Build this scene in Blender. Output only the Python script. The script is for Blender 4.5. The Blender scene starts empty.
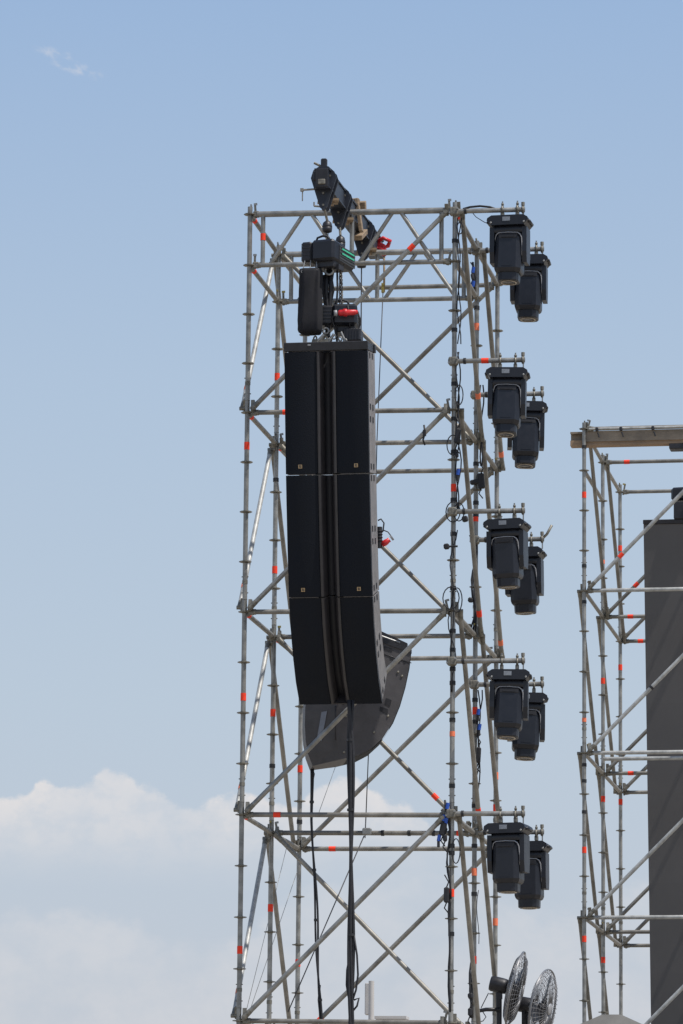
import bpy, math, random
from mathutils import Vector, Matrix
random.seed(7)
scene = bpy.context.scene
R = math.radians
# ------------------------------------------------------------------ camera
GZ = 12.32                      # height of the top node of the near tower
F_PX = 4344.5
CAM_POS = Vector((8.1312, -41.4182, GZ - 10.6738))
CAM_ROT = (Matrix.Rotation(.1715, 3, 'Z') @ Matrix.Rotation(math.pi/2 + .1804, 3, 'X') @ Matrix.Rotation(.0099, 3, 'Z'))
cd = bpy.data.cameras.new('camera')
cam = bpy.data.objects.new('camera', cd); scene.collection.objects.link(cam)
cd.sensor_fit = 'VERTICAL'; cd.sensor_height = 36.0; cd.lens = F_PX/1024*36.0
cd.clip_start = .5; cd.clip_end = 9000
cam.matrix_world = Matrix.Translation(CAM_POS) @ CAM_ROT.to_4x4()
scene.camera = cam
def ray(u, v): return CAM_ROT @ Vector(((u-341.5)/F_PX, -(v-512)/F_PX, -1))
def at(u, v, Y):
    d = ray(u, v); return CAM_POS + d*((Y-CAM_POS.y)/d.y)
def atx(u, v, X):
    d = ray(u, v); return CAM_POS + d*((X-CAM_POS.x)/d.x)
# ------------------------------------------------------------------ light
SUN_DIR = Vector((.42, -.16, .88)).normalized()
sun_el = math.asin(SUN_DIR.z); sun_az = math.atan2(SUN_DIR.x, SUN_DIR.y)
sd = bpy.data.lights.new('sun', 'SUN'); sd.energy = 4.2; sd.angle = R(.53); sd.color = (1, .955, .89)
so = bpy.data.objects.new('sun', sd); scene.collection.objects.link(so)
so.rotation_euler = (-SUN_DIR).to_track_quat('-Z', 'Y').to_euler()
scene.view_settings.view_transform = 'Standard'; scene.view_settings.look = 'None'
scene.view_settings.gamma = 1; scene.view_settings.use_curve_mapping = False
scene.view_settings.exposure = 0.0
SKY_STRENGTH = .105

world = bpy.data.worlds.new("World"); scene.world = world; world.use_nodes = True
wt = world.node_tree; wt.nodes.clear()
class X:                                   # tiny expression layer over math nodes
    def __init__(s, sock, tree): s.s = sock; s.t = tree
    def _m(s, op, *a, clamp=False):
        n = s.t.nodes.new('ShaderNodeMath'); n.operation = op; n.use_clamp = clamp
        for i, q in enumerate((s,)+a):
            if isinstance(q, X): s.t.links.new(q.s, n.inputs[i])
            else: n.inputs[i].default_value = q
        return X(n.outputs[0], s.t)
    def __add__(s, o): return s._m('ADD', o)
    def __sub__(s, o): return s._m('SUBTRACT', o)
    def __mul__(s, o): return s._m('MULTIPLY', o)
    def __truediv__(s, o): return s._m('DIVIDE', o)
    def step(s, lo, hi):
        n = s.t.nodes.new('ShaderNodeMapRange'); n.interpolation_type = 'SMOOTHSTEP'
        s.t.links.new(s.s, n.inputs[0]); n.inputs[1].default_value = lo; n.inputs[2].default_value = hi
        n.inputs[3].default_value = 0; n.inputs[4].default_value = 1
        return X(n.outputs[0], s.t)
def wn(t, **k):
    n = wt.nodes.new(t)
    for a, b in k.items(): setattr(n, a, b)
    return n
sky = wn('ShaderNodeTexSky', sky_type='NISHITA', sun_disc=False)
sky.sun_elevation = sun_el; sky.sun_rotation = sun_az
sky.altitude = 0; sky.air_density = 1.0; sky.dust_density = 1.6; sky.ozone_density = 3.0
tc = wn('ShaderNodeTexCoord'); sep = wn('ShaderNodeSeparateXYZ'); wt.links.new(tc.outputs['Generated'], sep.inputs[0])
dx, dy, dz = [X(sep.outputs[i], wt) for i in range(3)]
az = dx._m('ARCTAN2', dy)                                   # radians east of +Y
el = dz._m('ARCSINE')
# degrees-like picture units, 1 unit = 1/4344 rad
U = (az + .1715)*F_PX*.985 + 341.5
V = el*(-F_PX) + 1284.0
V = V - (U - 1098.0)*(-.0099)*-1.0
comb = wn('ShaderNodeCombineXYZ'); wt.links.new((U*.01).s, comb.inputs[0]); wt.links.new((V*.013).s, comb.inputs[1])
def noise(scale, detail, rough=.55, off=0):
    n = wn('ShaderNodeTexNoise'); n.noise_dimensions = '4D'; n.inputs['W'].default_value = off
    n.inputs['Scale'].default_value = scale; n.inputs['Detail'].default_value = detail; n.inputs['Roughness'].default_value = rough
    wt.links.new(comb.outputs[0], n.inputs['Vector']); return X(n.outputs['Fac'], wt)
def curve(pts, lo, hi):                                     # cloud-top outline: picture unit -> height
    n = wn('ShaderNodeFloatCurve'); cu = n.mapping.curves[0]
    n.mapping.use_clip = False
    P = [((u-lo)/(hi-lo), (y-700)/400) for u, y in pts]
    cu.points[0].location = P[0]; cu.points[1].location = P[-1]
    for p in P[1:-1]: cu.points.new(*p)
    n.mapping.update()
    wt.links.new(((U-lo)/(hi-lo)).s, n.inputs['Value']); return X(n.outputs[0], wt)*400.0 + 700.0
n1 = noise(3.2, 7, .6, 1.0); n2 = noise(1.1, 6, .6, 4.0); n3 = noise(.6, 4, .55, 9.0)
top1 = curve([(-300,830),(-60,805),(0,800),(34,797),(49,780),(70,785),(95,780),(110,769),(130,771),(143,786),(160,786),(178,799),(197,803),(213,797),(245,790),(290,800),(318,784),(345,773),(372,784),(410,800),(450,830),(520,862),(580,850),(640,848),(690,838),(900,800)], -300, 900)
d1 = V - top1 + (n1-.5)*34.0
m1 = d1.step(-1, 7)*((V*-1.0)+0.0).step(-895, -792)*(n2*.9+.42)*(n3.step(.22,.6)*.5+.5)
m1 = m1*(U*-1.0).step(-560, -380)._m('MULTIPLY', 1.0) + d1.step(0, 40)*U.step(380, 560)*n2.step(.42,.72)*.30
top2 = curve([(-300,930),(0,922),(20,908),(60,908),(100,906),(140,912),(160,925),(200,935),(240,930),(300,880),(400,850),(480,865),(560,900),(620,870),(700,860),(900,880)], -300, 900)
d2 = V - top2 + (n1-.5)*46.0
m2 = d2.step(-2, 22)*(n2.step(.30,.66)*.22 + .04)*(n1.step(.3,.7)*.4+.75)
# thin wisps high on the left
cw = wn('ShaderNodeCombineXYZ'); wt.links.new(((U+V*.2)*.035).s, cw.inputs[0]); wt.links.new(((V+U*-.40)*.055).s, cw.inputs[1])
nw = wn('ShaderNodeTexNoise'); nw.inputs['Scale'].default_value = 1.9; nw.inputs['Detail'].default_value = 5; wt.links.new(cw.outputs[0], nw.inputs['Vector'])
du = (U-60.0)/42.0; dv = (V-68.0 - (U-60.0)*.36)/12.0
m3 = (du*du + dv*dv).step(0, 1)*-1.0 + 1.0
m3 = m3*X(nw.outputs['Fac'], wt).step(.44, .78)*.42
cloud = (m1*(n1.step(.34,.60)*.38 + .52))._m('MAXIMUM', m2)._m('MAXIMUM', m3)._m('MINIMUM', .85)
bgmul = wn('ShaderNodeVectorMath', operation='SCALE'); wt.links.new(sky.outputs[0], bgmul.inputs[0]); bgmul.inputs['Scale'].default_value = SKY_STRENGTH
# horizon haze in the air, same in every compass direction
hz = wn('ShaderNodeMix', data_type='RGBA'); wt.links.new((el.step(.28, 1.1)*-.80 + .90).s, hz.inputs[0])
hr = wn('ShaderNodeValToRGB'); wt.links.new((el/.34)._m('MULTIPLY', 1.0).s, hr.inputs[0])
hr.color_ramp.elements[0].color = (.565,.60,.665,1); hr.color_ramp.elements[1].color = (.295,.445,.70,1)
for p_, c_ in ((.2,(.550,.60,.680)),(.40,(.515,.608,.715)),(.62,(.452,.572,.728)),(.88,(.340,.487,.718))):
    hr.color_ramp.elements.new(p_).color = (*c_,1)
wt.links.new(bgmul.outputs[0], hz.inputs[6]); wt.links.new(hr.outputs[0], hz.inputs[7])
cm = wn('ShaderNodeMix', data_type='RGBA'); wt.links.new(cloud.s, cm.inputs[0])
wt.links.new(hz.outputs[2], cm.inputs[6]); cm.inputs[7].default_value = (.82, .775, .755, 1)
bg = wn('ShaderNodeBackground'); wt.links.new(cm.outputs[2], bg.inputs['Color']); bg.inputs['Strength'].default_value = 1.0
wo = wn('ShaderNodeOutputWorld'); wt.links.new(bg.outputs[0], wo.inputs['Surface'])

# ------------------------------------------------------------------ materials
def mat(name, col, rough=.5, metal=0.0, var=.12, scale=8, bump=0.0, obj_var=0.0, col2=None, spec=.5, coat=0.0, alpha=None, stretch=None, vein=.0):
    m = bpy.data.materials.new(name); m.use_nodes = True; t = m.node_tree
    b = t.nodes['Principled BSDF']; b.inputs['Metallic'].default_value = metal
    b.inputs['Specular IOR Level'].default_value = spec
    tcn = t.nodes.new('ShaderNodeTexCoord'); mp = t.nodes.new('ShaderNodeMapping')
    if stretch: mp.inputs['Scale'].default_value = stretch
    t.links.new(tcn.outputs['Object'], mp.inputs[0])
    nz = t.nodes.new('ShaderNodeTexNoise'); nz.inputs['Scale'].default_value = scale; nz.inputs['Detail'].default_value = 6; nz.inputs['Roughness'].default_value = .6
    t.links.new(mp.outputs[0], nz.inputs['Vector'])
    rp = t.nodes.new('ShaderNodeValToRGB'); rp.color_ramp.elements[0].position = .3; rp.color_ramp.elements[1].position = .72
    c2 = col2 or tuple(c*(1-2*var) for c in col); c1 = tuple(c*(1+var) for c in col)
    rp.color_ramp.elements[0].color = (*c2, 1); rp.color_ramp.elements[1].color = (*c1, 1)
    t.links.new(nz.outputs['Fac'], rp.inputs[0]); out = rp.outputs[0]
    if obj_var:
        oi = t.nodes.new('ShaderNodeObjectInfo'); mr = t.nodes.new('ShaderNodeMapRange')
        mr.inputs[3].default_value = 1-obj_var; mr.inputs[4].default_value = 1+obj_var
        t.links.new(oi.outputs['Random'], mr.inputs[0])
        vm = t.nodes.new('ShaderNodeVectorMath'); vm.operation = 'SCALE'; t.links.new(out, vm.inputs[0]); t.links.new(mr.outputs[0], vm.inputs['Scale']); out = vm.outputs[0]
    t.links.new(out, b.inputs['Base Color'])
    rr = t.nodes.new('ShaderNodeMapRange'); rr.inputs[3].default_value = max(.05, rough-.1); rr.inputs[4].default_value = min(1, rough+.12)
    t.links.new(nz.outputs['Fac'], rr.inputs[0]); t.links.new(rr.outputs[0], b.inputs['Roughness'])
    if bump:
        bp = t.nodes.new('ShaderNodeBump'); bp.inputs['Strength'].default_value = bump; bp.inputs['Distance'].default_value = .004
        t.links.new(nz.outputs['Fac'], bp.inputs['Height']); t.links.new(bp.outputs[0], b.inputs['Normal'])
    if coat: b.inputs['Coat Weight'].default_value = coat
    if alpha is not None: b.inputs['Alpha'].default_value = alpha
    return m
M = {}
M['steel'] = mat('galvanised_steel', (.315,.308,.285), .42, .45, .24, 7, .15, .13, spec=.5)
M['steel2'] = mat('weathered_steel', (.272,.257,.228), .5, .35, .24, 6, .15, .16)
M['bright'] = mat('bright_aluminium', (.44,.44,.42), .5, .2, .22, 9, .1, .06)
M['joint'] = mat('cast_steel', (.23,.215,.18), .5, .4, .3, 30, .2, .1)
M['brass'] = mat('yellow_zinc', (.42,.33,.10), .4, .5, .3, 30)
M['tape'] = mat('orange_red_tape', (.93,.050,.012), .7, 0, .05, 20)
M['tapef'] = mat('faded_orange_tape', (.85,.20,.09), .65, 0, .1, 20)
M['black'] = mat('black_tape', (.018,.018,.02), .55, 0, .1, 20)
M['blue'] = mat('blue_plastic', (.02,.09,.45), .4, 0, .1, 20)
M['red'] = mat('red_plastic', (.62,.02,.025), .4, 0, .1, 20)
M['rubber'] = mat('black_rubber', (.016,.016,.020), .6, 0, .2, 30)
M['lamp'] = mat('black_fixture_plastic', (.0078,.0092,.0155), .40, 0, .14, 14, .08, .1, spec=.5)
M['lampd'] = mat('darker_vents', (.010,.010,.014), .6, 0, .2, 40)
M['glint_and_trim'] = mat('light_grey_glint_and_trim', (.33,.33,.34), .45, .1, .12, 20)  # painted sun glint on lamp heads; plain grey on plugs, frame and fans
M['lens'] = mat('front_glass', (.42,.36,.28), .15, .1, .2, 20)
M['glass'] = mat('dark_glass', (.05,.05,.06), .12, 0, .1, 20)
M['screen'] = mat('grey_display', (.23,.25,.28), .35, 0, .2, 60)
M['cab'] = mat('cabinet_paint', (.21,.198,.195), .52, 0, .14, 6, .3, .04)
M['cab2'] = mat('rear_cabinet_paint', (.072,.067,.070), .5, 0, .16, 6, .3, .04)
M['cabr'] = mat('cabinet_rear_paint', (.060,.056,.058), .5, 0, .16, 6, .3, .04)
M['horn'] = mat('horn_plastic', (.034,.031,.033), .36, 0, .1, 6)
M['frame'] = mat('rigging_black', (.022,.022,.027), .45, .1, .2, 12, .1)
M['beam'] = mat('beam_black', (.020,.024,.036), .48, .1, .25, 9, .2)
M['wood'] = mat('plywood', (.30,.215,.135), .75, 0, .22, 9, .3, stretch=(1,1,5))
M['gold'] = mat('gold_badge', (.42,.30,.17), .45, .3, .08, 20)
M['fabric'] = mat('black_fabric', (.009,.009,.013), .85, 0, .25, 10, .8)
M['green'] = mat('green_stripe', (.06,.50,.30), .5, 0, .1, 20)
M['led'] = mat('screen_back', (.102,.097,.095), .65, 0, .06, 1.5, .1, stretch=(1,1,1))
M['rust'] = mat('rusty_steel', (.27,.22,.165), .65, .15, .22, 5, .3, stretch=(.5,1,1))
M['rustb'] = mat('rusty_flange', (.33,.225,.14), .7, .1, .2, 5, .3, stretch=(.5,1,1))
M['wire'] = mat('chromed_wire', (.26,.26,.27), .38, .6, .1, 20)
M['blade'] = mat('fan_blade', (.035,.035,.04), .4, .2, .2, 10)
M['pale'] = mat('pale_render', (.50,.48,.46), .8, 0, .06, 1)
M['tentm'] = mat('grey_canvas', (.16,.155,.145), .8, 0, .15, 3, .3)
M['chrome'] = mat('zinc_hardware', (.30,.30,.29), .42, .6, .1, 20)
M['rope'] = mat('steel_rope', (.06,.06,.065), .5, .3, .1, 20)
M['ground'] = mat('pale_dusty_concrete', (.36,.32,.26), .9, 0, .12, .35, .3)
# dark grille cloth with a fine weave
def grille_mat():
    m = mat('grille_cloth', (.0040,.0062,.0112), .62, 0, .10, 5, .0, .05, spec=.2); t = m.node_tree; b = t.nodes['Principled BSDF']
    tcn = t.nodes.new('ShaderNodeTexCoord'); w = t.nodes.new('ShaderNodeTexVoronoi'); w.inputs['Scale'].default_value = 90
    t.links.new(tcn.outputs['Object'], w.inputs['Vector']); bp = t.nodes.new('ShaderNodeBump'); bp.inputs['Strength'].default_value = .5; bp.inputs['Distance'].default_value = .003
    t.links.new(w.outputs['Distance'], bp.inputs['Height']); t.links.new(bp.outputs[0], b.inputs['Normal']); return m
M['grille'] = grille_mat()
M['horn2'] = mat('joint_grey', (.13,.12,.12), .5, 0, .1, 20)

# ------------------------------------------------------------------ mesh builder
COL = scene.collection
WPOS = {}
def wp(o): return WPOS[o.name] if o else Vector((0,0,0))
class MB:
    def __init__(s): s.v=[]; s.f=[]; s.m=[]; s.sm=[]
    def add(s, vs, fs, mi=0, smooth=False):
        b=len(s.v); s.v += [Vector(p) for p in vs]
        for f in fs: s.f.append([b+i for i in f]); s.m.append(mi); s.sm.append(smooth)
        return s
    def tube(s, p0, p1, r, n=12, mi=0, r1=None, caps=True):
        p0=Vector(p0); p1=Vector(p1); d=(p1-p0).normalized(); r1 = r if r1 is None else r1
        a = d.cross(Vector((0,0,1)) if abs(d.z)<.9 else Vector((1,0,0))).normalized(); b = d.cross(a)
        vs=[]
        for p, q in ((p0,r),(p1,r1)):
            vs += [p+(a*math.cos(2*math.pi*i/n)+b*math.sin(2*math.pi*i/n))*q for i in range(n)]
        s.add(vs, [[i,(i+1)%n,n+(i+1)%n,n+i] for i in range(n)], mi, True)
        if caps: s.add(vs, [list(range(n))[::-1], list(range(n,2*n))], mi)
        return s
    def path(s, pts, r, n=6, mi=0):
        pts=[Vector(p) for p in pts]; rings=[]; up=None; vs=[]
        for i, p in enumerate(pts):
            d=(pts[min(i+1,len(pts)-1)]-pts[max(i-1,0)]).normalized()
            if up is None: a=d.cross(Vector((0,0,1)) if abs(d.z)<.9 else Vector((1,0,0))).normalized()
            else: a=(up-d*up.dot(d)); a = a.normalized() if a.length>1e-6 else d.orthogonal().normalized()
            up=a; b=d.cross(a); rr = r[i] if isinstance(r,(list,tuple)) else r
            vs += [p+(a*math.cos(2*math.pi*k/n)+b*math.sin(2*math.pi*k/n))*rr for k in range(n)]
        fs=[[i*n+k,i*n+(k+1)%n,(i+1)*n+(k+1)%n,(i+1)*n+k] for i in range(len(pts)-1) for k in range(n)]
        fs += [list(range(n))[::-1], [(len(pts)-1)*n+k for k in range(n)]]
        return s.add(vs, fs, mi, True)
    def box(s, c, size, rot=None, mi=0, bev=0.0):
        hx,hy,hz=[q/2 for q in size]; c=Vector(c); rot = rot or Matrix.Identity(3)
        if bev<=0:
            vs=[c+rot@Vector((sx*hx,sy*hy,sz*hz)) for sx in(-1,1) for sy in(-1,1) for sz in(-1,1)]
            return s.add(vs, [[0,1,3,2],[4,6,7,5],[0,4,5,1],[2,3,7,6],[0,2,6,4],[1,5,7,3]], mi)
        b=min(bev,hx*.9,hy*.9,hz*.9); vs=[]; idx={}
        for sx in(-1,1):
            for sy in(-1,1):
                for sz in(-1,1):
                    for ax in range(3):
                        p=[sx*(hx-b),sy*(hy-b),sz*(hz-b)]; p[ax]+= (sx,sy,sz)[ax]*b
                        idx[(sx,sy,sz,ax)]=len(vs); vs.append(c+rot@Vector(p))
        fs=[]
        S=(-1,1)
        for ax in range(3):
            o=[a for a in range(3) if a!=ax]
            for sg in S:
                q=[]
                for (a1,a2) in ((-1,-1),(1,-1),(1,1),(-1,1)):
                    k=[0,0,0]; k[ax]=sg; k[o[0]]=a1; k[o[1]]=a2; q.append(idx[(*k,ax)])
                fs.append(q)
        for ax in range(3):
            o=[a for a in range(3) if a!=ax]
            for a1 in S:
                for a2 in S:
                    q=[]
                    for sg, ord_ in ((-1,(o[0],o[1])),(1,(o[1],o[0]))):
                        k=[0,0,0]; k[ax]=sg; k[o[0]]=a1; k[o[1]]=a2
                        q += [idx[(*k,ord_[0])], idx[(*k,ord_[1])]]
                    fs.append(q)
        for sx in S:
            for sy in S:
                for sz in S: fs.append([idx[(sx,sy,sz,a)] for a in range(3)])
        return s.add(vs, fs, mi)
    def prism(s, poly, ax_u, ax_v, origin, thick, mi=0, scale2=1.0):   # polygon extruded along u x v
        u=Vector(ax_u).normalized(); v=Vector(ax_v).normalized(); w=u.cross(v)*thick; o=Vector(origin); n=len(poly)
        a=[o+u*p[0]+v*p[1] for p in poly]; b=[q+w for q in a]
        return s.add(a+b, [list(range(n))[::-1], list(range(n,2*n))]+[[i,(i+1)%n,n+(i+1)%n,n+i] for i in range(n)], mi)
    def lathe(s, prof, c, axis=(0,0,1), n=20, mi=0):
        d=Vector(axis).normalized(); a=d.orthogonal().normalized(); b=d.cross(a); c=Vector(c); vs=[]
        for r,h in prof: vs += [c+d*h+(a*math.cos(2*math.pi*k/n)+b*math.sin(2*math.pi*k/n))*r for k in range(n)]
        fs=[[i*n+k,i*n+(k+1)%n,(i+1)*n+(k+1)%n,(i+1)*n+k] for i in range(len(prof)-1) for k in range(n)]
        fs += [list(range(n))[::-1], [(len(prof)-1)*n+k for k in range(n)]]
        return s.add(vs, fs, mi, True)
    def torus(s, c, axis, Rr, r, n=28, m=6, mi=0, a0=0, a1=2*math.pi):
        d=Vector(axis).normalized(); a=d.orthogonal().normalized(); b=d.cross(a); c=Vector(c)
        if abs(a1-a0-2*math.pi)<1e-6:
            vs=[]
            for i in range(n):
                t=2*math.pi*i/n; e=a*math.cos(t)+b*math.sin(t)
                vs += [c+e*(Rr+r*math.cos(2*math.pi*k/m))+d*r*math.sin(2*math.pi*k/m) for k in range(m)]
            return s.add(vs, [[i*m+k,((i+1)%n)*m+k,((i+1)%n)*m+(k+1)%m,i*m+(k+1)%m] for i in range(n) for k in range(m)], mi, True)
        return s.path([c+(a*math.cos(a0+(a1-a0)*i/n)+b*math.sin(a0+(a1-a0)*i/n))*Rr for i in range(n+1)], r, m, mi)
    def build(s, name, mats, parent=None, origin=None):
        if not isinstance(mats,(list,tuple)): mats=[mats]
        if origin is None:
            lo=[min(p[i] for p in s.v) for i in range(3)]; hi=[max(p[i] for p in s.v) for i in range(3)]
            origin=Vector([(a+b)/2 for a,b in zip(lo,hi)])
            if parent is None: origin.z = lo[2]
        origin=Vector(origin)
        me=bpy.data.meshes.new(name); me.from_pydata([tuple(p-origin) for p in s.v], [], s.f)
        for k in mats: me.materials.append(M[k])
        me.polygons.foreach_set('material_index', s.m); me.polygons.foreach_set('use_smooth', s.sm)
        me.validate(); me.update()
        import bmesh
        bm=bmesh.new(); bm.from_mesh(me); bmesh.ops.recalc_face_normals(bm, faces=bm.faces); bm.to_mesh(me); bm.free()
        o=bpy.data.objects.new(name, me); COL.objects.link(o); WPOS[o.name]=origin
        if parent: o.parent=parent; o.location=origin-wp(parent)
        else: o.location=origin
        return o
def tag(o, label=None, cat=None, group=None, kind=None):
    for k, v in (('label',label),('category',cat),('group',group),('kind',kind)):
        if v: o[k]=v
    return o
def thing(name, loc, label, cat, group=None):
    o=bpy.data.objects.new(name, None); COL.objects.link(o); o.location=loc; o.empty_display_size=.2
    WPOS[o.name]=Vector(loc); return tag(o, label, cat, group)
def copy_tree(o, parent=None):
    c=o.copy(); COL.objects.link(c); c.parent=parent
    for ch in list(o.children): copy_tree(ch, c)
    return c

# ------------------------------------------------------------------ setting
g=MB(); g.add([(-4000,-4000,0),(4000,-4000,0),(4000,4000,0),(-4000,4000,0)], [[0,1,2,3]]); tag(g.build('ground','ground',origin=(0,0,0)), kind='structure')

# ------------------------------------------------------------------ system scaffold
RT=.0242
def ringdisc(mb, c, mi=1):
    c=Vector(c); n=8; r=.062; vs=[]
    for h in (-.0045,.0045):
        for i in range(n*2):
            a=math.pi*i/n+.2; q=r if i%2==0 else r*.90
            vs.append(c+Vector((math.cos(a)*q, math.sin(a)*q, h)))
    N=2*n
    mb.add(vs, [list(range(N))[::-1], list(range(N,2*N))]+[[i,(i+1)%N,N+(i+1)%N,N+i] for i in range(N)], mi)
class Tower:
    def __init__(s, root, base, W, D, top, zoff):
        s.root=root; s.b=Vector(base); s.W=W; s.D=D; s.top=top; s.zoff=zoff
    def node(s, i, j, k): return Vector((s.b.x+i*s.W, s.b.y+j*s.D, s.top-k+s.zoff.get((i,j),0)+(.022 if k==0 and j==0 else 0)))
    def standard(s, i, j, kvis, tapes=(), bands=(), topk=-.1, rings=True):
        mb=MB(); t=s.node(i,j,topk); bot=s.node(i,j,0); bot.z=.12
        mb.tube(t, bot, RT, 14)
        mb.tube((bot.x,bot.y,.02), (bot.x,bot.y,.3), .017, 10, 1); mb.box((bot.x,bot.y,.012),(.15,.15,.010),mi=1)   # base jack
        mb.tube((bot.x,bot.y,.17),(bot.x,bot.y,.20),.045,8,1)
        k=0
        while s.node(i,j,k).z>.35:
            if k>kvis or not rings: ringdisc(mb, s.node(i,j,k))
            if k%2==0 and k>0:
                c=s.node(i,j,k-.28); mb.tube(c, c+Vector((0,0,.035)), RT+.0035, 14, 1); mb.tube(c-Vector((0,0,.16)), c-Vector((0,0,.155)), RT+.002, 14, 1)
                for q in (.07,-.09): mb.tube(c+Vector((-.034,0,q)), c+Vector((.034,0,q)), .006, 6, 1)
            k+=.5
        for z, hgt, mi in tapes:
            mb.tube((t.x,t.y,z-hgt/2),(t.x,t.y,z+hgt/2), RT+.003, 14, mi, caps=True)
        for z in bands:
            mb.tube((t.x,t.y,z-.02),(t.x,t.y,z+.02), RT+.006, 10, 4)
        o=mb.build('standard', ['steel','joint','tape','tapef','black'], s.root)
        if rings:
            k=0
            while k<=kvis:
                r=MB(); ringdisc(r, s.node(i,j,k), 0); c=s.node(i,j,k)
                r.tube(c-Vector((0,0,.014)), c+Vector((0,0,.014)), .0285, 12, 0); r.build('rosette','joint',o); k+=.5
        return o
    def ledger(s, p0, p1, mats=('steel2','joint'), tape=None, sub=True, r=RT, name='ledger', marks=()):
        d=(p1-p0).normalized(); L=(p1-p0).length
        mb=MB(); mb.tube(p0+d*.075, p1-d*.075, r, 14)
        if tape:
            for fr in tape: mb.tube(p0+d*(L*fr-.035), p0+d*(L*fr+.035), r+.003, 14, 2)
        for fr in marks: mb.tube(p0+d*(L*fr-.015), p0+d*(L*fr+.015), r+.006, 10, 3)
        o=mb.build(name, [mats[0],mats[1],'tape','black'], s.root)
        for p, q in ((p0,d),(p1,-d)):
            h=MB(); s.head(h, p, q); (h.build('wedge_head',['joint','chrome','brass'],o) if sub else None)
        return o
    def head(s, h, p, d):
        rot=Matrix((d, Vector((0,0,1)).cross(d), Vector((0,0,1)))).transposed()
        h.box(p+d*.066, (.062,.046,.062), rot, 0, .008)
        h.tube(p+d*.09, p+d*.115, .029, 10, 0)
        tilt=Matrix.Rotation(random.uniform(-.25,.25),3,'Y')
        h.box(p+d*.055+Vector((0,0,.035)), (.022,.009,.15), rot@tilt, 0)
        h.box(p+d*.055+Vector((0,0,.105)), (.034,.014,.02), rot@tilt, 1 if random.random()<.7 else 2)
    def brace(s, p0, p1, off, mats=('steel2','joint'), tape=(), tf=(), bands=(), patches=0):
        off=Vector(off); a=p0+off; b=p1+off; d=(b-a).normalized(); L=(b-a).length
        mb=MB(); mb.tube(a+d*.02, b-d*.02, RT, 14)
        for fr in tape: mb.tube(a+d*(L*fr-.035), a+d*(L*fr+.035), RT+.003, 14, 2)
        for fr in tf: mb.tube(a+d*(L*fr-.03), a+d*(L*fr+.03), RT+.003, 14, 3)
        for fr in bands: mb.tube(a+d*(L*fr-.015), a+d*(L*fr+.015), RT+.006, 10, 4)
        for p, q, e in ((p0,a,d),(p1,b,-d)):
            h=(q-p); 
            mb.tube(q-off*.9, q+off.normalized()*.03, .020, 8, 1)
            mb.tube(q-e*.0, q+e*.09, .030, 8, 1, .026)
            mb.box(p+off*.5+Vector((0,0,.03)), (.035,.035,.12), Matrix.Rotation(random.uniform(-.4,.4),3,'X'), 1)
        return mb.build('diagonal_brace', [mats[0],mats[1],'tape','tapef','black'], s.root)
    def lattice(s, j, marks=()):
        # lattice girder between the two uprights: two chords, uprights, diagonals
        p=[s.node(0,j,0), s.node(1,j,0), s.node(0,j,.5), s.node(1,j,.5)]
        ch=s.ledger(p[0],p[1],('steel','joint'),name='girder_chord', r=.030); s.ledger(p[2],p[3],('steel','joint'),name='girder_chord')
        xs=[.065,.5,.935]
        P=lambda fr,low: (p[2]*(1-fr)+p[3]*fr) if low else (p[0]*(1-fr)+p[1]*fr)
        for fr in xs:
            m=MB(); m.tube(P(fr,1), P(fr,0), .0225, 12)
            if fr==.065 and j==0: c=P(fr,1)*.45+P(fr,0)*.55; m.tube(c-Vector((0,0,.035)), c+Vector((0,0,.035)), .026, 12, 1)
            m.build('girder_upright',['steel','tape'],s.root)
        for a, b in ((.10,.265),(.465,.30),(.535,.70),(.90,.735)):
            m=MB(); m.tube(P(a,1), P(b,0), .021, 12); m.build('girder_diagonal','steel',s.root)

# ---- near tower
WA,DA=2.07,1.57
rootA=thing('scaffold_tower', (WA/2,DA,0), 'nearer galvanised scaffold tower carrying black speakers and moving head lights', 'scaffold tower', 'scaffold towers')
TA=Tower(rootA,(0,0,0),WA,DA,GZ,{(0,0):.014,(0,1):.004,(0,2):.004,(1,0):-.010,(1,1):-.018,(1,2):-.010})
def zs(u, v, Y): return at(u,v,Y).z
stdA={}
tp=lambda u,v,Y,mi=2,h=.075: (zs(u,v,Y),h,mi)
stdA[0,0]=TA.standard(0,0,8,[tp(247,446,0),tp(243,697,0),tp(240,950,0)],[])
stdA[0,1]=TA.standard(0,1,8,[tp(276,377,DA),tp(274,570,DA),tp(273,713,DA),tp(271,908,DA)],[zs(275,480,DA),zs(273,766,DA)])
mbk=[tp(300,769,2*DA),tp(299,963,2*DA)]
stdA[0,2]=TA.standard(0,2,8,mbk,[zs(300,822,2*DA)])
stdA[1,0]=TA.standard(1,0,8,[tp(452,488,0),tp(451,734,0,3,.05),tp(451,893,0)],[zs(455,v,0) for v in (241,330,384,419,452,500,534,588,631,650,669,683,720,786,846,853,934)])
stdA[1,1]=TA.standard(1,1,8,[tp(476,327,DA,3),tp(474,518,DA),tp(474,711,DA),tp(474,872,DA,3),tp(475,960,DA)],[zs(475,v,DA) for v in (308,464,482,503,515,600,700,722,806,846,894)])
stdA[1,2]=TA.standard(1,2,8,[tp(497,776,2*DA,3),tp(496,808,2*DA),tp(497,922,2*DA,3)],[])
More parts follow.
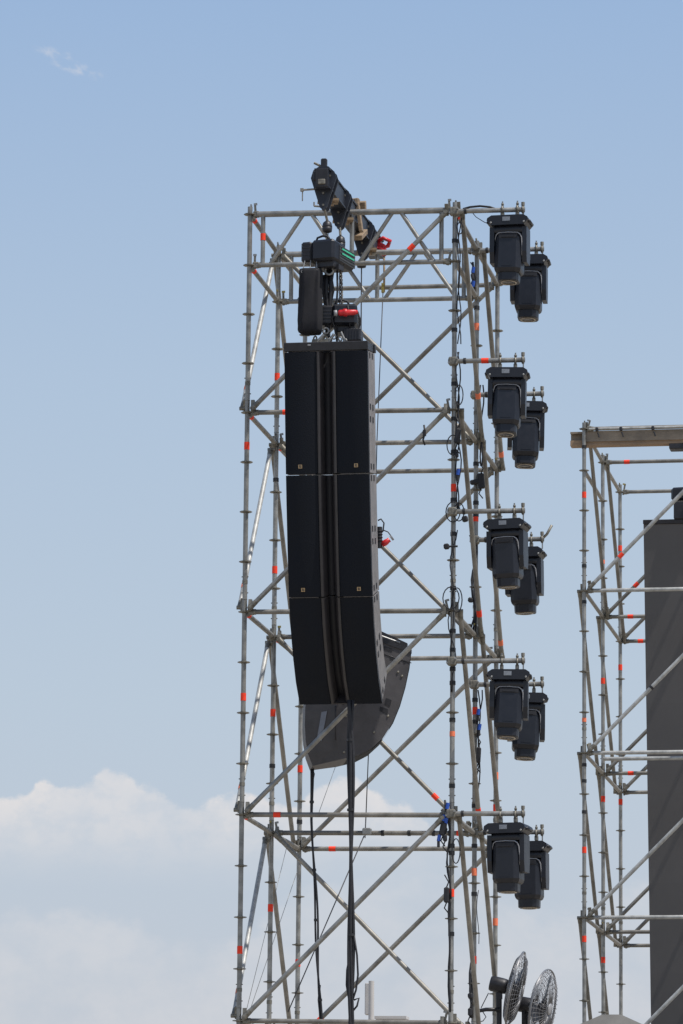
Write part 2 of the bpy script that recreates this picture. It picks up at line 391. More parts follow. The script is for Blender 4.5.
# x direction
for j in (0,1): TA.lattice(j)
TA.ledger(TA.node(0,2,0),TA.node(1,2,0))
tapes={(0,6):[.17],(2,6):[.17],(1,6):[.93],(0,2):[.19],(1,2):[],(2,4):[]}
for k in (2,4,6,8,10,12):
    for j in (0,1,2):
        TA.ledger(TA.node(0,j,k),TA.node(1,j,k),tape=tapes.get((j,k)),sub=k<=8,marks=[.55,.68,.8,.88] if (j,k)==(1,6) else ())
    # depth direction
    for i in (0,1):
        for j in (0,1): TA.ledger(TA.node(i,j,k),TA.node(i,j+1,k),sub=k<=8,tape=[.12] if (i,k) in ((0,2),(0,6),(0,4)) else None)
for i in (0,1):
    for j in (0,1): TA.ledger(TA.node(i,j,0),TA.node(i,j+1,0),tape=[.14] if j==0 else None)
    TA.ledger(TA.node(i,0,.5),TA.node(i,1,.5),tape=[.14] if i==0 else None)
for k in (0,2,4,6,8,10):
    zt=lambda p,dx=0,dz=0: p+Vector((dx,0,dz))
    TA.brace(TA.node(0,0,k+2)+Vector((.06,0,.03)),TA.node(1,0,k)+Vector((-.08,0,-.03)),(0,-.05,0),('steel','joint'),tape=[.82] if k==0 else ())
    TA.brace(TA.node(0,1,k)+Vector((.06,0,-.03)),TA.node(1,1,k+2)+Vector((-.06,0,.03)),(0,-.05,0),tape=[.83] if k==4 else ())
    TA.brace(TA.node(0,2,k+2)+Vector((.05,0,.03)),TA.node(1,2,k)+Vector((-.05,0,-.03)),(0,-.05,0),tape=[.1] if k==6 else ())
    TA.brace(TA.node(0,0,k+2)+Vector((0,.03,.05)),TA.node(0,1,k)+Vector((0,-.02,-.06)),(-.055,0,0),('bright','joint'),tf=[.13])
    TA.brace(TA.node(0,1,k)+Vector((0,.02,0)),TA.node(0,2,k+2)+Vector((0,-.02,.0)),(-.05,0,0))
    TA.brace(TA.node(1,0,k)+Vector((0,.03,0)),TA.node(1,1,k+2)+Vector((0,-.04,.0)),(.065,0,0),tape=[.9] if k in (2,4) else (),tf=[.8] if k==0 else ())
    TA.brace(TA.node(1,1,k)+Vector((0,.03,0)),TA.node(1,2,k+2)+Vector((0,-.04,.0)),(.065,0,0),tf=[.93])

# light arms, clamped to the right-hand uprights
def arm(j, v_u, v, u0, u1, tape=False, crank=False):
    Y=j*DA-.06; n=TA.node(1,j,0)
    p1=at(u1,v,Y); p0=Vector((n.x-.05,Y,p1.z+.004))
    m=MB(); m.tube(p0,p1,.0242,14)
    if tape:
        c=p0*.52+p1*.48; d=(p1-p0).normalized(); m.tube(c-d*.035,c+d*.035,.0275,14,2)
    m.tube(p0+Vector((.15,0,0)),p0+Vector((.175,0,0)),.031,10,3)
    o=m.build('light_arm',['steel','joint','tape','black'],rootA)
    c=MB(); c.box((n.x,Y,p0.z),(.09,.075,.085),None,0,.012); c.tube((n.x+.04,Y-.06,p0.z+.02),(n.x+.04,Y+.05,p0.z+.02),.010,6,1); c.tube((n.x-.04,Y-.05,p0.z-.02),(n.x-.04,Y+.05,p0.z-.02),.010,6,1)
    c.build('swivel_clamp',['joint','chrome'],o)
    e=MB(); q=p1-Vector((.02,0,0)); e.torus(q,(1,0,0),.030,.010,12,6); e.box(q+Vector((0,0,.0)),(.028,.040,.085),None,0,.01); e.tube(q+Vector((.0,-.0,.04)),q+Vector((0,0,.075)),.018,8,0); e.tube(q-Vector((-.004,0,.03)),q-Vector((-.004,0,.10)),.007,6,1)
    if crank: e.path([q,q+Vector((.05,0,.05)),q+Vector((.10,0,.14))],.014,8,0)
    e.build('end_coupler',['joint','chrome'],o)
    return p0.z
FV=[209.5,359.8,510.6,660.6,813.5]; BV=[249,393.6,539,684,832]
FU=[510,507.8,507,509.5,508.2]; BU=[529,526.5,524,526.5,529]
for i in range(5):
    arm(0,0,FV[i],455,525,tape=(i==1)); arm(1,0,BV[i],477,544,crank=(i==2))

# ------------------------------------------------------------------ moving head lights
def rrect(w, d, r, n=4):
    pts=[]
    for cx,cy,a0 in ((w/2-r,d/2-r,0),(-w/2+r,d/2-r,90),(-w/2+r,-d/2+r,180),(w/2-r,-d/2+r,270)):
        for k in range(n+1): a=R(a0+90*k/n); pts.append((cx+r*math.cos(a),cy+r*math.sin(a)))
    return pts
def loft(mb, secs, mi=0, smooth=True, nn=4):      # secs: list of (z, w, d, r)
    n=None; vs=[]
    for z,w,d,r in secs:
        p=rrect(w,d,min(r,w/2-.001,d/2-.001),nn); n=len(p); vs += [(x,y,z) for x,y in p]
    fs=[[i*n+k,i*n+(k+1)%n,(i+1)*n+(k+1)%n,(i+1)*n+k] for i in range(len(secs)-1) for k in range(n)]
    mb.add(vs, fs, mi, smooth); mb.add(vs, [list(range(n))[::-1], [(len(secs)-1)*n+k for k in range(n)]], mi, False)
def make_light():
    t=thing('moving_head_light',(0,0,0),'x','stage light','black moving head lights hung in two columns on the tower arms')
    b=MB()   # base: long box with chamfered ends
    poly=[(-.207,-.050),(-.165,-.098),(.165,-.098),(.207,-.050),(.200,-.025),(.160,0),(-.160,0),(-.200,-.025)]
    b.prism(poly,(1,0,0),(0,0,1),(0,.15,-.09),.30)
    for sx in (-1,1):
        b.path([(sx*.17,-.08,-.145),(sx*.205,-.08,-.142),(sx*.205,.10,-.142),(sx*.17,.10,-.145)],.016,8)
    base=b.build('base','lamp',t,(0,0,-.13))
    d=MB(); d.box((-.01,-.1515,-.13),(.075,.004,.042)); d.build('display','screen',base)
    for sx in (-1,1): f=MB(); f.lathe([(.010,0),(.011,.006),(.007,.009)],(sx*.165,-.150,-.165),(0,-1,0),10); f.build('fastener',['chrome'],base)
    for sx in (-1,1):
        c=MB(); c.torus((sx*.075,0,0),(1,0,0),.033,.012,14,6); c.box((sx*.075,0,-.05),(.035,.045,.05),None,0,.006); c.tube((sx*.075,0,.03),(sx*.075,0,.085),.008,6,1); c.lathe([(.015,0),(.015,.018),(.011,.022)],(sx*.075,0,.045),(0,0,1),6,0)
        c.box((sx*.075,0,-.086),(.10,.05,.012))
        c.build('hook_clamp',['joint','chrome'],t)
    y=MB()
    loft(y,[(-.185,.28,.20,.05),(-.20,.31,.22,.05),(-.235,.345,.22,.05),(-.255,.33,.21,.05)])
    y.lathe([(.10,0),(.11,.02),(.10,.04)],(0,0,-.222),(0,0,1),20)
    for sx in (-1,1):
        pl=[(-.10,-.20),(.10,-.20),(.105,-.45),(.085,-.56),(-.085,-.56),(-.105,-.45)]
        y.prism(pl,(0,1,0),(0,0,1),(sx*.162-.023,0,0),.046)
    yk=y.build('yoke','lamp',t,(0,0,-.22))
    h=MB()
    loft(h,[(-.248,.20,.16,.04),(-.256,.235,.21,.05),(-.275,.255,.25,.05),(-.31,.262,.27,.045),(-.625,.266,.275,.045),(-.650,.252,.250,.045),(-.664,.230,.228,.045)],0,False,1)
    loft(h,[(-.660,.212,.212,.055),(-.738,.208,.208,.055),(-.745,.200,.200,.055)],0,False,2)
    for sx in (-1,1): h.box((sx*.134,0,-.42),(.012,.09,.09),None,0,.005)
    h.box((0,-.1385,-.60),(.10,.004,.018))
    hd=h.build('head','lamp',t,(0,0,-.40))
    v=MB(); v.box((0,-.128,-.305),(.19,.022,.055),None,0,.008); v.box((0,-.135,-.312),(.12,.02,.012)); v.build('vent_panel','lampd',hd)
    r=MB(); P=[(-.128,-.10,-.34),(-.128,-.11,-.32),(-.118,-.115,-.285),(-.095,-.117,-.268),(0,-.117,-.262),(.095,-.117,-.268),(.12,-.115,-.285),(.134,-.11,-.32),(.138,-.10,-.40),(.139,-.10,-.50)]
    r.path(P,[.0015,.003,.005,.0055,.0055,.0055,.0065,.006,.004,.0015],6); r.build('glint_and_trim','glint_and_trim',hd)  # pale strip imitates sun catching the head's top and right edge
    l=MB(); l.torus((0,0,-.747),(0,0,1),.074,.006,24,6); l.lathe([(.072,-.001),(.070,-.003)],(0,0,-.744),(0,0,1),20,1); l.build('front_lens',['lens','glass'],hd)
    return t
light0=make_light()
ords=['topmost','second from the top','middle','second from the bottom','lowest']
first=True
red_done=0
for row,(UU,VV,j) in enumerate(((FU,FV,0),(BU,BV,1))):
    for i in range(5):
        o=light0 if first else copy_tree(light0); first=False
        p=at(UU[i],VV[i]+(0 if i==0 else 1.5),j*DA-.06); 
        o.location=p; o.rotation_euler=(0,R([0,.8,-.7,.4,-.5][i]),R([-3,4,-6,5,-8][i]+row*5))
        side=['larger black moving head light, %s of the front column','black moving head light half hidden, %s of the rear column'][row]
        o['label']=side % ords[i]
        for ch in o.children:
            if ch.name.startswith('head'):
                ch.rotation_euler=(R([-3,-6,1,-5,-1][i]),R([1,.5,-1,1.5,0][i]*1.2),0)
# red status line on the middle front lamp's head is part of its painted sun-glint strip
# ------------------------------------------------------------------ front line array
def array_front():
    rt=thing('line_array_speaker', (.97,-.6,at(325,705,-.4).z), 'tall black line array speaker of three long curved cabinets hanging in front of the tower','line array','hanging line array speakers')
    YA=-1.50; xl=at(284.3,352,YA).x; xr=at(367.5,352,YA).x
    pix=[(284.3,352),(284.7,383),(285.0,414),(285.4,445),(285.9,475),(286.5,506),(287.2,537),(288.0,568),(289.0,598),(290.5,627),(292.8,655),(295.8,682),(299.8,705)]
    Ff=[]
    for u,v in pix: q=atx(u,v,xl); Ff.append((q.y,q.z))
    print('array profile',[(round(a,2),round(b,2)) for a,b in Ff], xl, xr)
    def dirs(i):
        a=Ff[max(i-1,0)]; b=Ff[min(i+1,len(Ff)-1)]; t=Vector((0,b[0]-a[0],b[1]-a[1])).normalized(); n=Vector((0,-t.z*-1,t.y)) ; n=Vector((0,-t.z,t.y)); return t, n  # n points rearward
    Wd=xr-xl
    prof=[(0,.05,0),(0,.0,0),(.012,-.003,1),(.375,-.003,1),(.385,.004,2),(.392,-.008,3),(.405,-.010,3),(.42,.0,3),(.435,.02,3),(.448,.05,3),(.457,.08,4),(.464,.12,4),(.536,.12,4),(.543,.08,4),(.552,.05,3),(.565,.02,3),(.58,.0,3),(.595,-.010,3),(.608,-.008,3),(.615,.004,2),(.625,-.003,1),(.988,-.003,1),(1,0,0),(1,.05,0)]
    for c in range(3):
        ids=list(range(c*4,c*4+5))
        cab=MB(); pts={}
        for n_,i in enumerate(ids):
            t,n=dirs(i); base=Vector((0,*Ff[i]))
            if n_==0: base=base+t*.007
            if n_==4: base=base-t*.007
            pts[i]=(base,t,n)
        # body
        def sec(i):
            b,t,n=pts[i]; dp=.50
            return [b+n*dn_+Vector((xx,0,0)) for xx,dn_ in ((xl,.04),(xl,.34),(xl+.20,dp),(xr-.20,dp),(xr,.42),(xr,.04),(xl+.57*Wd,.04),(xl+.57*Wd,.14),(xl+.43*Wd,.14),(xl+.43*Wd,.04))]
        vs=[]; 
        for i in ids: vs+=sec(i)
        m=10; K=len(ids)
        cab.add(vs,[[a*m+k,a*m+(k+1)%m,(a+1)*m+(k+1)%m,(a+1)*m+k] for a in range(K-1) for k in range(m)]+[list(range(m)),[(K-1)*m+k for k in range(m)][::-1]],0)
        body=cab.build('speaker_cabinet','cab',rt)
        def strip(a,b,dd=0):
            g=MB(); P=prof[a:b+1]; vs=[]
            for i in ids:
                bb,t,n=pts[i]; vs+=[bb+n*p[1]+Vector((xl+Wd*p[0],0,0)) for p in P]
            m=len(P); g.add(vs,[[q*m+k,q*m+k+1,(q+1)*m+k+1,(q+1)*m+k] for q in range(K-1) for k in range(m-1)],0,True); return g
        for a,b in ((1,4),(19,22)):
            g=strip(a,b); g.build('grille','grille',body)
        s=strip(4,10); s.build('horn_waveguide','horn',body); s=strip(13,19); s.build('horn_waveguide','horn',body); s=strip(10,13); s.build('horn_slot','lampd',body)
        s=strip(0,1); s.build('edge_trim','frame',body); s=strip(22,23); s.build('edge_trim','frame',body)
        # joint line plate between cabinets
        b0,t0,n0=pts[ids[-1]]
        jl=MB()
        if c<2:
            cc=b0+t0*.007+Vector(((xl+xr)/2,0,0))+n0*.02; rot=Matrix((Vector((1,0,0)),n0,t0)).transposed()
            jl.box(cc+Vector((-.255*Wd/.81,0,0)),(.27,.03,.006),rot); jl.box(cc+Vector((.26*Wd/.81,0,0)),(.27,.03,.006),rot); jl.build('joint_strip','horn2',body)
        if c==2:
            e_=MB(); bb,t,n=pts[ids[-1]]; e_.box(bb-t*.006+n*.07+Vector(((xl+xr)/2,0,0)),(.235*Wd,.15,.012),Matrix((Vector((1,0,0)),n,t)).transposed(),0); e_.build('end_plate','horn',body)
        # rigging slots on the side
        sl=MB()
        for i in (ids[0],ids[2],ids[4]):
            bb,t,n=pts[i]; rot=Matrix((Vector((1,0,0)),n,t)).transposed()
            for dn in (.12,.27):
                for dt in ((.03,) if i==ids[0] else (-.05,) if i==ids[4] else (-.05,.05)):
                    sl.box(bb+t*dt*1.2+n*dn+Vector((xr+.001,0,0)),(.006,.05,.055),rot)
        sl.build('rigging_slot','lampd',body)
        if c<2:
            for fr in (.175,.845):
                t,n=dirs(ids[-1]); bb=pts[ids[-1]][0]-t*.07; rot=Matrix((Vector((1,0,0)),n,t)).transposed()
                k=MB(); k.box(bb-n*.006+Vector((xl+Wd*fr,0,0)),(.036,.008,.036),rot,0); 
                q=bb-n*.0115+Vector((xl+Wd*fr,0,0)); k.box(q+Vector((-.004,0,.002)),(.006,.004,.022),rot,1); k.box(q+Vector((.003,0,-.008)),(.018,.004,.006),rot,1); k.box(q+Vector((.006,0,.006)),(.008,.004,.008),rot,1)
                k.build('badge',['gold','frame'],body)
    # top frame
    fr=MB(); t,n=dirs(0); b=Vector((0,*Ff[0])); cx=(xl+xr)/2
    for dy in (.0,.42):
        c=b+n*(dy+.03)-t*.045+Vector((cx,0,0)); fr.box(c,(Wd+.01,.07,.085),Matrix((Vector((1,0,0)),n,t)).transposed(),0,.006)
    for x in (xl+.04,cx,xr-.04):
        fr.box(b+n*.24-t*.045+Vector((x,0,0)),(.06,.36,.08),Matrix((Vector((1,0,0)),n,t)).transposed(),0,.006)
    fr.box(b+n*.0-t*.06+Vector((cx-.16,-.003,0)),(.03,.006,.012),None,1)
    o=fr.build('rigging_frame',['frame','glint_and_trim'],rt)
    sh=MB()
    for x in (.93,1.03):
        sh=MB(); sh.prism([(-.05,0),(.05,0),(.025,.12),(-.025,.12)],(1,0,0),(0,0,1),(x-.03,YH,b.z+.05),.02)
        sh.torus((x-.03,YH,b.z+.18),(.8,1,0),.022,.008,12,6); sh.build('lifting_shackle','joint',rt)
    return rt, b
YH=-1.25
arrA, topA = array_front()

# ------------------------------------------------------------------ rear line array, side on
def array_back():
    Y0=.62
    rt=thing('line_array_speaker', at(360,765,Y0), 'grey sided curved line array speaker inside the tower, seen from its side, bottom tilted','line array','hanging line array speakers')
    T=.62; ys=math.sin(R(14)); ycs=math.cos(R(14))
    x0=at(360,700,Y0).x
    def onp(u,v,off=0):
        # vertical plane through (x0,Y0) turned 14 degrees away from the viewer
        d=ray(u,v); n=Vector((-ys,ycs,0)); o=Vector((x0,Y0,0))+n*off; return CAM_POS+d*((o-CAM_POS).dot(n)/d.dot(n))
    FAR=Vector((-ys,ycs,0))
    fr=[(411,651),(409,668),(405,687),(399.5,706),(392.5,723),(383,738),(371.5,748.5),(359,755),(347,758)]
    md=[(352,620),(346,652),(341,675),(338,696),(336,712),(335.5,727),(336.5,738),(338.5,748),(340.5,759.5)]
    rr=[(322,607),(315,640),(309.5,664),(306.5,690),(305.2,710),(304.8,725),(305.6,740),(308,754),(312.5,766)]
    F=[onp(u,v) for u,v in fr]; Md=[onp(u,v) for u,v in md]; Rr=[onp(u,v,.12) for u,v in rr]
    for (a,b,nm) in ((0,4,'a'),(4,8,'b')):
        g=MB(); vs=[]; K=b-a+1
        for i in range(a,b+1):
            vs+=[F[i],Md[i],Rr[i],Rr[i]+FAR*(T-.24),Md[i]+FAR*T,F[i]+FAR*T]
        m=6
        fcs=[];
        for q in range(K-1):
            for k in range(m): 
                fcs.append([q*m+k,q*m+(k+1)%m,(q+1)*m+(k+1)%m,(q+1)*m+k])
        fcs += [[0,1,2,3,4,5],[(K-1)*m+k for k in (5,4,3,2,1,0)]]
        g.add(vs,fcs,0)
        # rear facet gets its own paint
        for n_,f in enumerate(g.f):
            if n_<(K-1)*m and n_%m==1: g.m[n_]=1
        cab=g.build('speaker_cabinet',['cab2','cabr'],rt)
        gr=MB(); vs=[]
        for i in range(a,b+1):
            e=Vector((ycs,ys,0))*.008; vs+=[F[i]+e+FAR*.03,F[i]+e+FAR*(T-.03)]
        gr.add(vs,[[2*q,2*q+1,2*q+3,2*q+2] for q in range(K-1)],0,True); gr.build('grille','grille',cab)
    d=MB()
    def quad(pts, mi=0, yy=-.004, Y=Y0):
        d=MB(); P=[onp(u,v,yy) for u,v in pts]; d.add(P+[p+Vector((0,.012,0)) for p in P],[[0,1,2,3],[4,7,6,5],[0,4,5,1],[1,5,6,2],[2,6,7,3],[3,7,4,0]],mi); d.build('rigging_slot','lampd',rt)
    quad([(386,698),(391.5,700),(390,707),(384.5,704.5)]); quad([(380,706.5),(388,709),(387.5,714),(379.5,711)])
    quad([(384,646),(392,649),(392,652),(384,649.5)]); quad([(390,656),(393,657),(393,660),(390,659)]); quad([(397,659),(400,660),(400,663),(397,662)])
    quad([(403.5,660),(405.5,660.5),(405.5,663.5),(403.5,663)])
    for seq in ([(371,650),(411.4,663)],[(335.6,706),(335.3,740)],[(343,705),(349,690)]):
        s=MB(); s.path([onp(u,v,-.002) for u,v in seq],.0045,6,0); s.build('panel_seam','frame',rt)
    t=MB(); P=[onp(u,v,-.012) for u,v in ((378,636),(411,649),(411,653),(378,641))]; t.add(P+[p+Vector((0,.05,0)) for p in P],[[0,1,2,3],[4,7,6,5],[0,4,5,1],[1,5,6,2],[2,6,7,3],[3,7,4,0]],0)
    t.build('rigging_frame',['frame','chrome'],rt); t=MB(); P=[onp(u,v,.45) for u,v in ((370,626),(407,643),(407,652),(370,640))]; t.add(P+[p+Vector((0,.05,0)) for p in P],[[0,1,2,3],[4,7,6,5],[0,4,5,1],[1,5,6,2],[2,6,7,3],[3,7,4,0]],0)
    t.tube(onp(378,635,.1),onp(400,643,.1),.012,8,1)
    t.build('rigging_frame',['frame','chrome'],rt)
    for u,v in ((398,672),(402,676),(388,716),(374,732),(352,748),(346,716),(372,690),(344,752)):
        bo=MB(); c=onp(u,v,-.002); bo.lathe([(.012,0),(.012,.006),(.008,.009)],c,(ys,-ycs,0),8); bo.build('bolt','joint',rt)
    st=MB(); P=[onp(321.5,712,.045),onp(327,711,.025),onp(321.5,741,.045),onp(317,738,.062)]
    st.add(P+[p+Vector((0,.012,0)) for p in P],[[0,1,2,3],[4,7,6,5],[0,4,5,1],[1,5,6,2],[2,6,7,3],[3,7,4,0]],0); st.build('rear_label','label',rt)
    return rt
M['label']=mat('pale_blue_label',(.17,.19,.23),.45,0,.1,20)
arrB=array_back()

# ------------------------------------------------------------------ cantilevered lifting beam
YB0,YB1=-1.42,2.25
bA=at(322,180,YB0); bB=at(377,252,YB1); bd=(bB-bA).normalized(); bx=bd.cross(Vector((0,0,1))).normalized(); bz=bx.cross(bd)
brot=Matrix((bx,bd,bz)).transposed(); bL=(bB-bA).length
beam=thing('lifting_beam', (bA+bB)/2-Vector((0,0,.2)), 'black steel lifting beam lying over the tower top and jutting out above the front speaker','lifting beam')
m=MB()
for sx in (-1,1): m.box((bA+bB)/2+bx*sx*.055+bz*.02,(.012,bL,.17),brot)
m.box((bA+bB)/2+bz*.11,(.15,bL,.014),brot); m.box((bA+bB)/2-bz*.07,(.15,bL,.014),brot)
m.build('beam_channel','beam',beam)
def hanger(fr, w, h, dz=0):
    c=bA+bd*bL*fr+bz*dz
    p=MB()
    for off in (-.09,.05):
        # triangular plates, apex down, facing the front
        poly=[(-w*.5,.04),(-w*.40,.12),(-w*.18,.155),(w*.18,.155),(w*.42,.10),(w*.5,.04),(.035,-h+.03),(0,-h),(-.035,-h+.03)]
        p.prism(poly,bx,(0,0,1),c+bd*(off+.02),.022)
    p.box(c+bz*.0-Vector((0,0,h*.45)),(.05,.12,.05),brot)
    o=p.build('hanger_plate','beam',beam)
    q=MB(); 
    for sx,zz in ((-.07,.08),(.06,.06),(.0,-h*.4),(0,-h+.05)): q.tube(c+bd*(-.11)+bx*sx+Vector((0,0,zz)), c+bd*.1+bx*sx+Vector((0,0,zz)), .011,8)
    q.build('bolt','joint',o)
    return c
hs=[]
for fr,w,h,ex in ((.05,.25,.28,0),(.31,.24,.27,0),(.74,.24,.27,0)):
    c=hanger(fr,w,h); hs.append(c)
    pk=MB(); pk.box(c+bd*.20-bz*.13,(.20,.20,.022),brot@Matrix.Rotation(R(12),3,'Z'),0); pk.box(c+bd*.20-bz*.155,(.10,.10,.03),brot,0); pk.build('packing_plate','wood',beam)
m=MB(); c=hs[0]; m.box(c+Vector((-.0,-.06,.155)),(.06,.05,.16),None,0,.01); m.box(c+Vector((-.03,-.10,.06)),(.15,.03,.10),None,0,.02); m.tube(c+Vector((.05,-.05,.12)),c+Vector((-.10,-.05,.20)),.012,8,1)
m.box(bA-bd*.010+bz*.02,(.12,.012,.18),brot,0,.004); m.box(bA-bd*.02-bz*.02,(.07,.03,.05),brot,1,.006)
m.build('end_clamp',['frame','joint'],beam)
# timber block on the beam
tm=MB(); c=bA+bd*bL*.50; rt_=brot
tm.box(c+bx*.085+bz*.02,(.035,.10,.34),brot@Matrix.Rotation(R(-8),3,'Y'),0,.004)
tm.box(c+bx*.05+bd*.30-bz*.12,(.10,.40,.05),brot@Matrix.Rotation(R(20),3,'X'),0,.004)
tm.box(c+bx*.10+bd*.14+bz*.14,(.07,.08,.10),brot@Matrix.Rotation(R(20),3,'X'),0,.006); tm.box(c+bx*.04+bd*.0+bz*.16,(.10,.07,.06),brot,0,.006)
tag(tm.build('timber_packing','wood'),'short brown timber offcuts wedged beside the black lifting beam on the tower top','timber')
st=MB(); c=bA+bd*bL*.90
P=[at(u,v,1.9) for u,v in ((379,240),(389,238),(391,243),(385,247),(386,254),(380,255))]
st.path([at(376,243,1.9),at(383,238,1.85),at(390,241,1.9),at(388,246,1.95),at(383,248,1.9),at(385,254,1.9)],.022,8,0); st.path([at(368,253,1.9),at(373,248,1.85),at(380,248,1.88),at(385,252,1.9)],.020,8,0)
st.box(at(380,246,1.9),(.10,.05,.07),Matrix.Rotation(R(25),3,'Y'),0,.01); st.box(at(384,252,1.9),(.05,.04,.09),None,0,.01); st.tube(at(384,238,1.86),at(391,243,1.9),.008,6,1)
tag(st.build('ratchet_strap',['red','chrome']),'red ratchet strap tied round the far end of the black lifting beam','strap')
rp=MB(); p=at(384,254,1.9); rp.path([p,at(384.3,275,1.9),at(384,292,1.9)],.012,6,0); rp.box(at(383,288,1.9),(.03,.03,.10),None,1); rp.path([at(383,292,1.9),at(381,340,1.75),at(377,440,1.65),at(374,560,1.6),at(369,740,1.55),at(366,815,1.55)],.0055,6,2)
tag(rp.build('tether_rope',['wood','brass','rope']),'thin dark tether line running down from the red strap behind the front speaker','rope')
# small rod sticking out on the left of the beam
m=MB(); a=at(302,190,YB0+.1); b=at(318,189,YB0+.1); m.tube(a,b,.010,8); m.tube(a+Vector((.005,0,.01)),a+Vector((.005,0,-.11)),.006,6); m.box(a,(.03,.03,.03))
a=at(314,206,-.4); m.tube(a,at(326,207,-.4),.010,8); m.tube(a,a+Vector((0,0,.04)),.008,6); m.build('tie_rod',['steel2'],beam)

# suspension pods and chains
def pod(u,v0,v1,Y,name='hook_block',top=None):
    a=at(u,v0,Y); b=at(u,v1,Y); h=(a-b).length
    g=MB(); g.tube(top or a+Vector((0,0,.1)),a,.013,8,1); g.lathe([(.02,0),(.042,-.02),(.05,-h*.45),(.05,-h*.5),(.04,-h*.52),(.05,-h*.56),(.045,-h*.9),(.018,-h)],a,(0,0,1),14,0); return g,b
def chain(mb, a, b, mi=1, r=.0045, L=.045):
    a=Vector(a); b=Vector(b); n=max(2,int((a-b).length/(L*.72))); d=(b-a).normalized(); e=d.orthogonal().normalized(); f=d.cross(e)
    for i in range(n):
        c=a+(b-a)*(i+.5)/n; s=e if i%2 else f
        w=.013
        mb.path([c-d*L*.5,c-d*L*.3+s*w,c+d*L*.3+s*w,c+d*L*.5,c+d*L*.3-s*w,c-d*L*.3-s*w,c-d*L*.5],r,5,mi)
# ------------------------------------------------------------------ chain hoists
def hoist(name_lab, P, yaw, cat='chain hoist', green=True, group='chain hoists'):
    rt=thing('chain_hoist', P, name_lab, cat, group); P=Vector(P)
    ry=Matrix.Rotation(yaw,3,'Z')
    def w(x,y,z): return P+ry@Vector((x,y,z))
    b=MB(); b.box(w(0,.02,0),(.24,.30,.21),ry,0,.025); b.box(w(0,.30,-.02),(.21,.28,.17),ry,0,.03); body=b.build('motor_housing','lamp',rt)
    l=MB(); l.box(w(-.175,.0,-.005),(.11,.24,.20),ry,0,.018)
    for k in range(5): l.box(w(-.175,-.122,-.07+.035*k),(.09,.006,.012),ry,0)
    l.build('gear_cover','frame',rt)
    h=MB(); h.path([w(-.10,-.05,.10),w(-.085,-.05,.14),w(-.03,-.05,.155),w(.02,-.05,.145),w(.045,-.05,.10)],.011,8); h.build('carry_handle','rubber',rt)
    s=MB(); s.box(w(.122,.20,-.01),(.008,.38,.15),ry,0)
    for k in range(5): s.box(w(.128,.20,-.065+.03*k),(.010,.36,.006),ry,0)
    sp=s.build('side_plate','glint_and_trim2',rt)
    if green:
        for k in (0,1): g=MB(); g.box(w(.134,.20,.035-.045*k),(.004,.30,.016),ry); g.build('green_stripe','green',sp)
    u=MB(); u.box(w(0,.05,-.13),(.20,.25,.07),ry,0,.01); u.torus(w(.02,0,-.18),(0,1,0),.04,.012,14,6,1); u.tube(w(-.08,0,-.1),w(-.08,0,-.19),.012,8,1); u.box(w(.10,.05,-.15),(.05,.12,.05),ry,0); u.build('chain_guide',['frame','chrome'],rt)
    return rt
M['glint_and_trim2']=mat('hoist_side',(.075,.08,.085),.45,.1,.15,20)
H1=at(327.5,252.5,YH)
h1=hoist('black chain hoist with green striped side plate above the chain bag','x' and H1,R(-13))
g,b=pod(327.3,221,233,YH+.05,top=hs[0]+Vector((0,0,-.26)))
chain(g,b,H1+Vector((0,0,.12)),1); pz=g.build('hook_block',['frame','joint'],h1)
H2=at(345,317,-1.07)
h2=hoist('smaller black chain hoist just above the speaker top, behind a red plug', H2, R(8), green=False)
g,b=pod(340.5,236,250,-.45,top=hs[1]+Vector((0,0,-.25)))
chain(g,b,H2+Vector((-.03,.0,.12)),1); g.build('hook_block',['frame','joint'],h2)
rd=MB(); a=at(338,313,-1.28); b=at(358,312,-1.23); dd=(b-a).normalized()
rd.lathe([(.028,0),(.030,.03)],a-dd*.04,dd,12,1); rd.lathe([(.020,0),(.030,.02),(.030,.05),(.038,.055),(.038,.085),(.028,.09),(.026,.16),(.018,.19)],a,dd,14,0)
rd.path([a-dd*.03,a+Vector((-.06,0,-.05)),a+Vector((-.02,.05,-.22)),a+Vector((.02,.05,-.28))],.008,6,2)
rd.path([b,b+Vector((.02,.02,-.08)),b+Vector((-.01,.05,-.25)),b+Vector((-.03,.1,-.30))],.009,6,2)
tag(rd.build('power_plug',['red','glint_and_trim','rubber']),'red industrial power plug lying across the front of the lower hoist','plug')
# chain bag
bg_=MB(); c0=at(311,269.5,YH-.05); hh=(c0-at(311,334,YH-.05)).length
secs=[]; nb=56; vs=[]
for q,(zf,rw,rdp) in enumerate(((0,.090,.07),(.008,.104,.085),(.06,.108,.09),(.2,.104,.092),(.35,.102,.09),(.5,.104,.094),(.65,.107,.10),(.8,.109,.102),(.95,.109,.10),(.985,.100,.09),(1,.085,.07))):
    for k in range(nb):
        a=2*math.pi*k/nb; w=1+.10*math.sin(a*7+zf*2.6)*min(1,zf*4)*(1.1-zf*.5)+.04*math.sin(a*13+zf*9)
        vs.append(c0+Vector((math.copysign(abs(math.cos(a))**.5,math.cos(a))*rw*w, math.copysign(abs(math.sin(a))**.6,math.sin(a))*rdp*w, -zf*hh+ (.012 if q==0 and k<nb/2 else 0))))
K=11
bg_.add(vs,[[i*nb+k,i*nb+(k+1)%nb,(i+1)*nb+(k+1)%nb,(i+1)*nb+k] for i in range(K-1) for k in range(nb)]+[[(K-1)*nb+k for k in range(nb)]],0,True)
cb=thing('chain_bag',c0-Vector((0,0,hh)),'tall black fabric chain bag hanging below the striped chain hoist','chain bag'); bg_.build('bag','fabric',cb)
s=MB(); 
